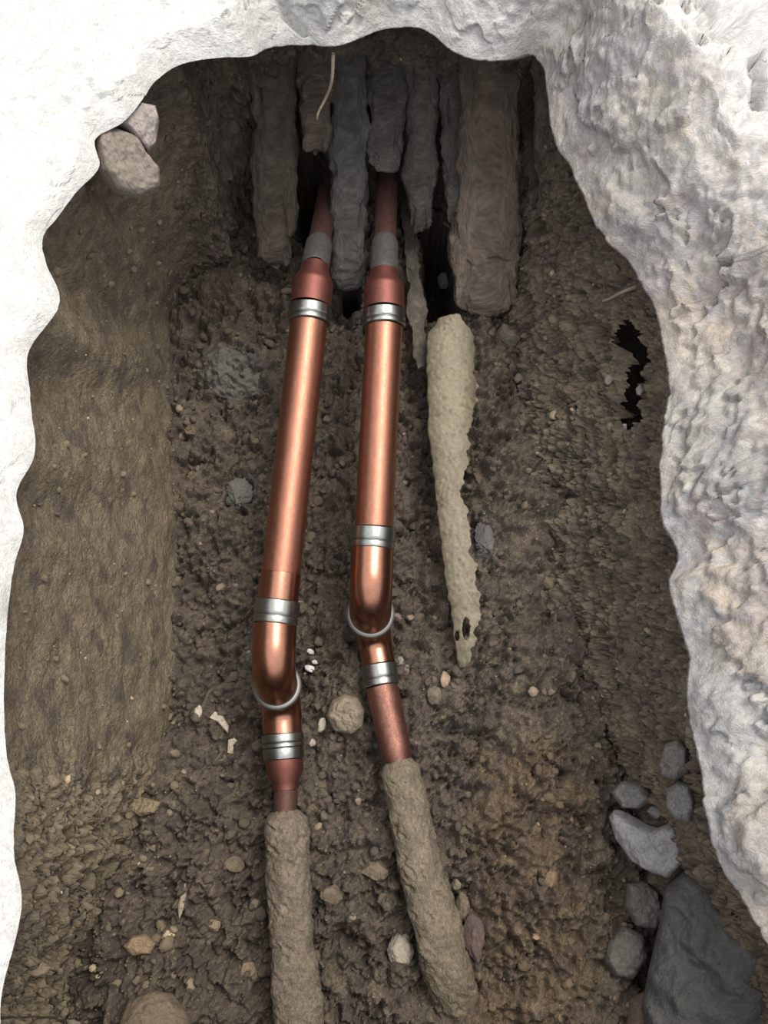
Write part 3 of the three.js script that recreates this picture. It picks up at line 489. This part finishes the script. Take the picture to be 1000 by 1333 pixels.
stone(98, 1332, 30, 14, 0, [168, 158, 142], 'pale_stone', 'pale stone cut by the bottom edge at the left', 'stone', { lift: 0.4 });
stone(127, 1031, 8, 8, 0, [180, 168, 146], 'pebble', 'tiny pale pebble in the tan left wall', 'pebble', { lift: 0.5 });
stone(662, 438, 36, 34, 20, [106, 94, 86], 'embedded_stone', 'round brown stone embedded in the bank right of the top of the cream pipe', 'stone', { lift: 0.25, flat: 0.6 });
tracedStone([[268, 462], [292, 450], [322, 462], [346, 480], [340, 512], [308, 524], [276, 514], [262, 488]], 0.006, [96, 93, 87], 'grey_lump', 'greyish flat lump of clay on the trench bed left of the left pipe', 'clod', { lift: -0.002, p: 2, rough: 2.2 });
stone(312, 640, 36, 36, 30, [104, 103, 99], 'grey_lump', 'small blue grey lump on the bed left of the left pipe, below the larger', 'clod', { lift: 0, flat: 0.5, rough: 2 });
stone(631, 700, 26, 56, 0, [98, 95, 95], 'grey_lump', 'blue grey lump touching the right side of the cream pipe', 'clod', { lift: 0, flat: 0.5, rough: 2 });
stone(580, 365, 18, 24, 0, [150, 150, 148], 'grey_pebble', 'greyish pebble at the right edge of the black hollow above the cream pipe', 'pebble', { lift: 0.4 });
for (const [x, y, w, l] of [[404, 848, 10, 'glinting white grain right of the left elbow, topmost of three'], [410, 862, 9, 'glinting white grain right of the left elbow, middle of three'], [404, 870, 14, 'glinting white grain right of the left elbow, lowest and widest of three']]) stone(x, y, w, w * 0.7, 30, [226, 222, 222], 'white_grain', l, 'pebble', { lift: 0.6 });
stone(834, 508, 12, 14, 0, [150, 146, 140], 'pebble', 'grey pebble at the right lip of the black hollow in the right wall', 'pebble', { lift: 0.5 });
stone(811, 558, 10, 15, 20, [196, 188, 184], 'pebble', 'pale pebble just below the black hollow in the right wall', 'pebble', { lift: 0.5 });
stone(793, 494, 12, 16, 0, [134, 124, 118], 'pebble', 'brownish pebble left of the black hollow in the right wall', 'pebble', { lift: 0.5 });
stone(566, 905, 20, 26, 0, [116, 106, 92], 'earth_lump', 'brown lump right of the short lower copper tube', 'clod', { lift: 0.3 });
stone(716, 1142, 20, 24, 10, [128, 106, 82], 'pebble', 'ochre pebble on the ochre earth mound', 'pebble', { lift: 0.4 });
stone(490, 1132, 40, 30, 15, [124, 110, 92], 'earth_lump', 'brown lump between the two crusted pipes, upper', 'clod', { lift: 0.3 });
stone(430, 1165, 30, 28, 40, [112, 98, 82], 'earth_lump', 'brown lump resting against the right side of the left crusted pipe', 'clod', { lift: 0.3 });
stone(520, 860, 12, 12, 0, [150, 140, 126], 'pebble', 'pale brown pebble right of the right lower elbow', 'pebble', { lift: 0.5 });
stone(580, 885, 13, 22, 0, [168, 146, 122], 'pebble', 'light tan pebble left of the cream pipe tip', 'pebble', { lift: 0.5 });
tracedStone([[120, 168], [148, 168], [176, 178], [188, 200], [206, 222], [206, 246], [180, 258], [150, 250], [128, 226], [122, 196]], 0.012, [134, 124, 114], 'broken_block', 'grey brown broken block under the white slab at upper left, lower of two', 'block', { y: -0.03, p: 8, facet: 0.003, n: V(0.45, 0.75, 0.3) });
tracedStone([[150, 160], [182, 136], [202, 140], [207, 160], [203, 188], [192, 198], [178, 184], [166, 172]], 0.011, [156, 145, 140], 'broken_block', 'pinkish grey broken block under the white slab at upper left, upper of two', 'block', { y: -0.026, p: 8, facet: 0.003, n: V(0.3, 0.85, 0.3) });

function root(pts, r, colour, name, label, lift = 0.003) {
  const w = pts.map(([x, y, l]) => { const s = surf(x, y, 1); return s.p.addScaledVector(rayOf(x, y).normalize(), -(l ?? lift)); });
  const g = sweep(w, (t) => r * (1 - 0.5 * t), 10); g.translate(-w[0].x, -w[0].y, -w[0].z); const m = new THREE.Mesh(tint(g, colour, 0.1, 4), rockMat); m.position.copy(w[0]); return addThing(m, name, label, 'root');
}
root([[434, 70, 0.06], [432, 105, 0.06], [423, 130, 0.06], [414, 148, 0.058], [417, 168, 0.056], [425, 192, 0.052]], 0.0013, [214, 196, 172], 'pale_root', 'thin pale root hanging from the concrete down the dark back wall');
root([[578, 290, 0.02], [588, 298, 0.02], [594, 312, 0.02], [594, 330, 0.02]], 0.0012, [126, 122, 116], 'fine_root', 'fine greyish root curling at the top of the black hollow above the cream pipe');
root([[838, 370, 0.008], [815, 378, 0.008], [795, 388, 0.006], [785, 392, 0.004]], 0.0016, [150, 136, 124], 'short_root', 'short broken root end sticking out below the right concrete edge');

// ------------------------------------------------------------------ loose crumbs of earth
{
  const r = rng(404), shapes = [1, 2, 3, 4].map((k) => { const g = ballGeo(200 + k, 3, 6, 2.6); g.computeVertexNormals(); return g; }), q = new THREE.Quaternion(), M = new THREE.Matrix4(), c = new THREE.Color();
  const spots = shapes.map(() => []);
  const place = (g, count, scale) => {
    const p = g.attributes.position.array, n = g.attributes.normal.array, N = p.length / 3;
    for (let k = 0; k < count; k++) {
      const i = Math.floor(r() * N) * 3, [px, py] = pix(p[i], p[i + 1], p[i + 2]); if (px < -80 || px > 1080 || py < 20 || py > 1500 || GOUGES.some(([l, w]) => segDist(px, py, l) < w * 1.1)) continue;
      const keep = px < 225 && py < 1030 ? 0.25 : px > 620 ? 0.55 : 1; if (r() > keep) continue;
      const s = scale * (0.0007 + 0.0036 * Math.pow(r(), 8)), col = soilColour(p[i], p[i + 1], p[i + 2], px < 230 || px > 650 ? 'wall' : 'floor'), m = (r() < 0.05 ? 2.3 : 0.82 + 0.3 * r());
      q.setFromEuler(new THREE.Euler(r() * 6, r() * 6, r() * 6)); M.compose(V(p[i] - n[i] * s * 0.25, p[i + 1] - n[i + 1] * s * 0.25, p[i + 2] - n[i + 2] * s * 0.25), q, V(s * (0.8 + r() * 0.5), s * (0.6 + r() * 0.4), s * (0.8 + r() * 0.5)));
      spots[Math.floor(r() * 4)].push([M.clone(), c.clone().setRGB(col[0] * m * 0.55, col[1] * m * 0.55, col[2] * m * 0.55)]);
    }
  };
  place(floorGeo, 16000, 1.1); place(wallGeo, 9000, 0.8);
  const g = new THREE.Group();
  spots.forEach((list, k) => { const im = new THREE.InstancedMesh(shapes[k], crumbMat, list.length); list.forEach(([m, c], i) => { im.setMatrixAt(i, m); im.setColorAt(i, c); }); im.name = 'crumbs'; g.add(im); });
  addThing(g, 'soil_crumbs', 'loose brown crumbs and grains of earth scattered over the trench', 'soil'); g.userData.kind = 'stuff';
}

renderer.render(scene, camera);
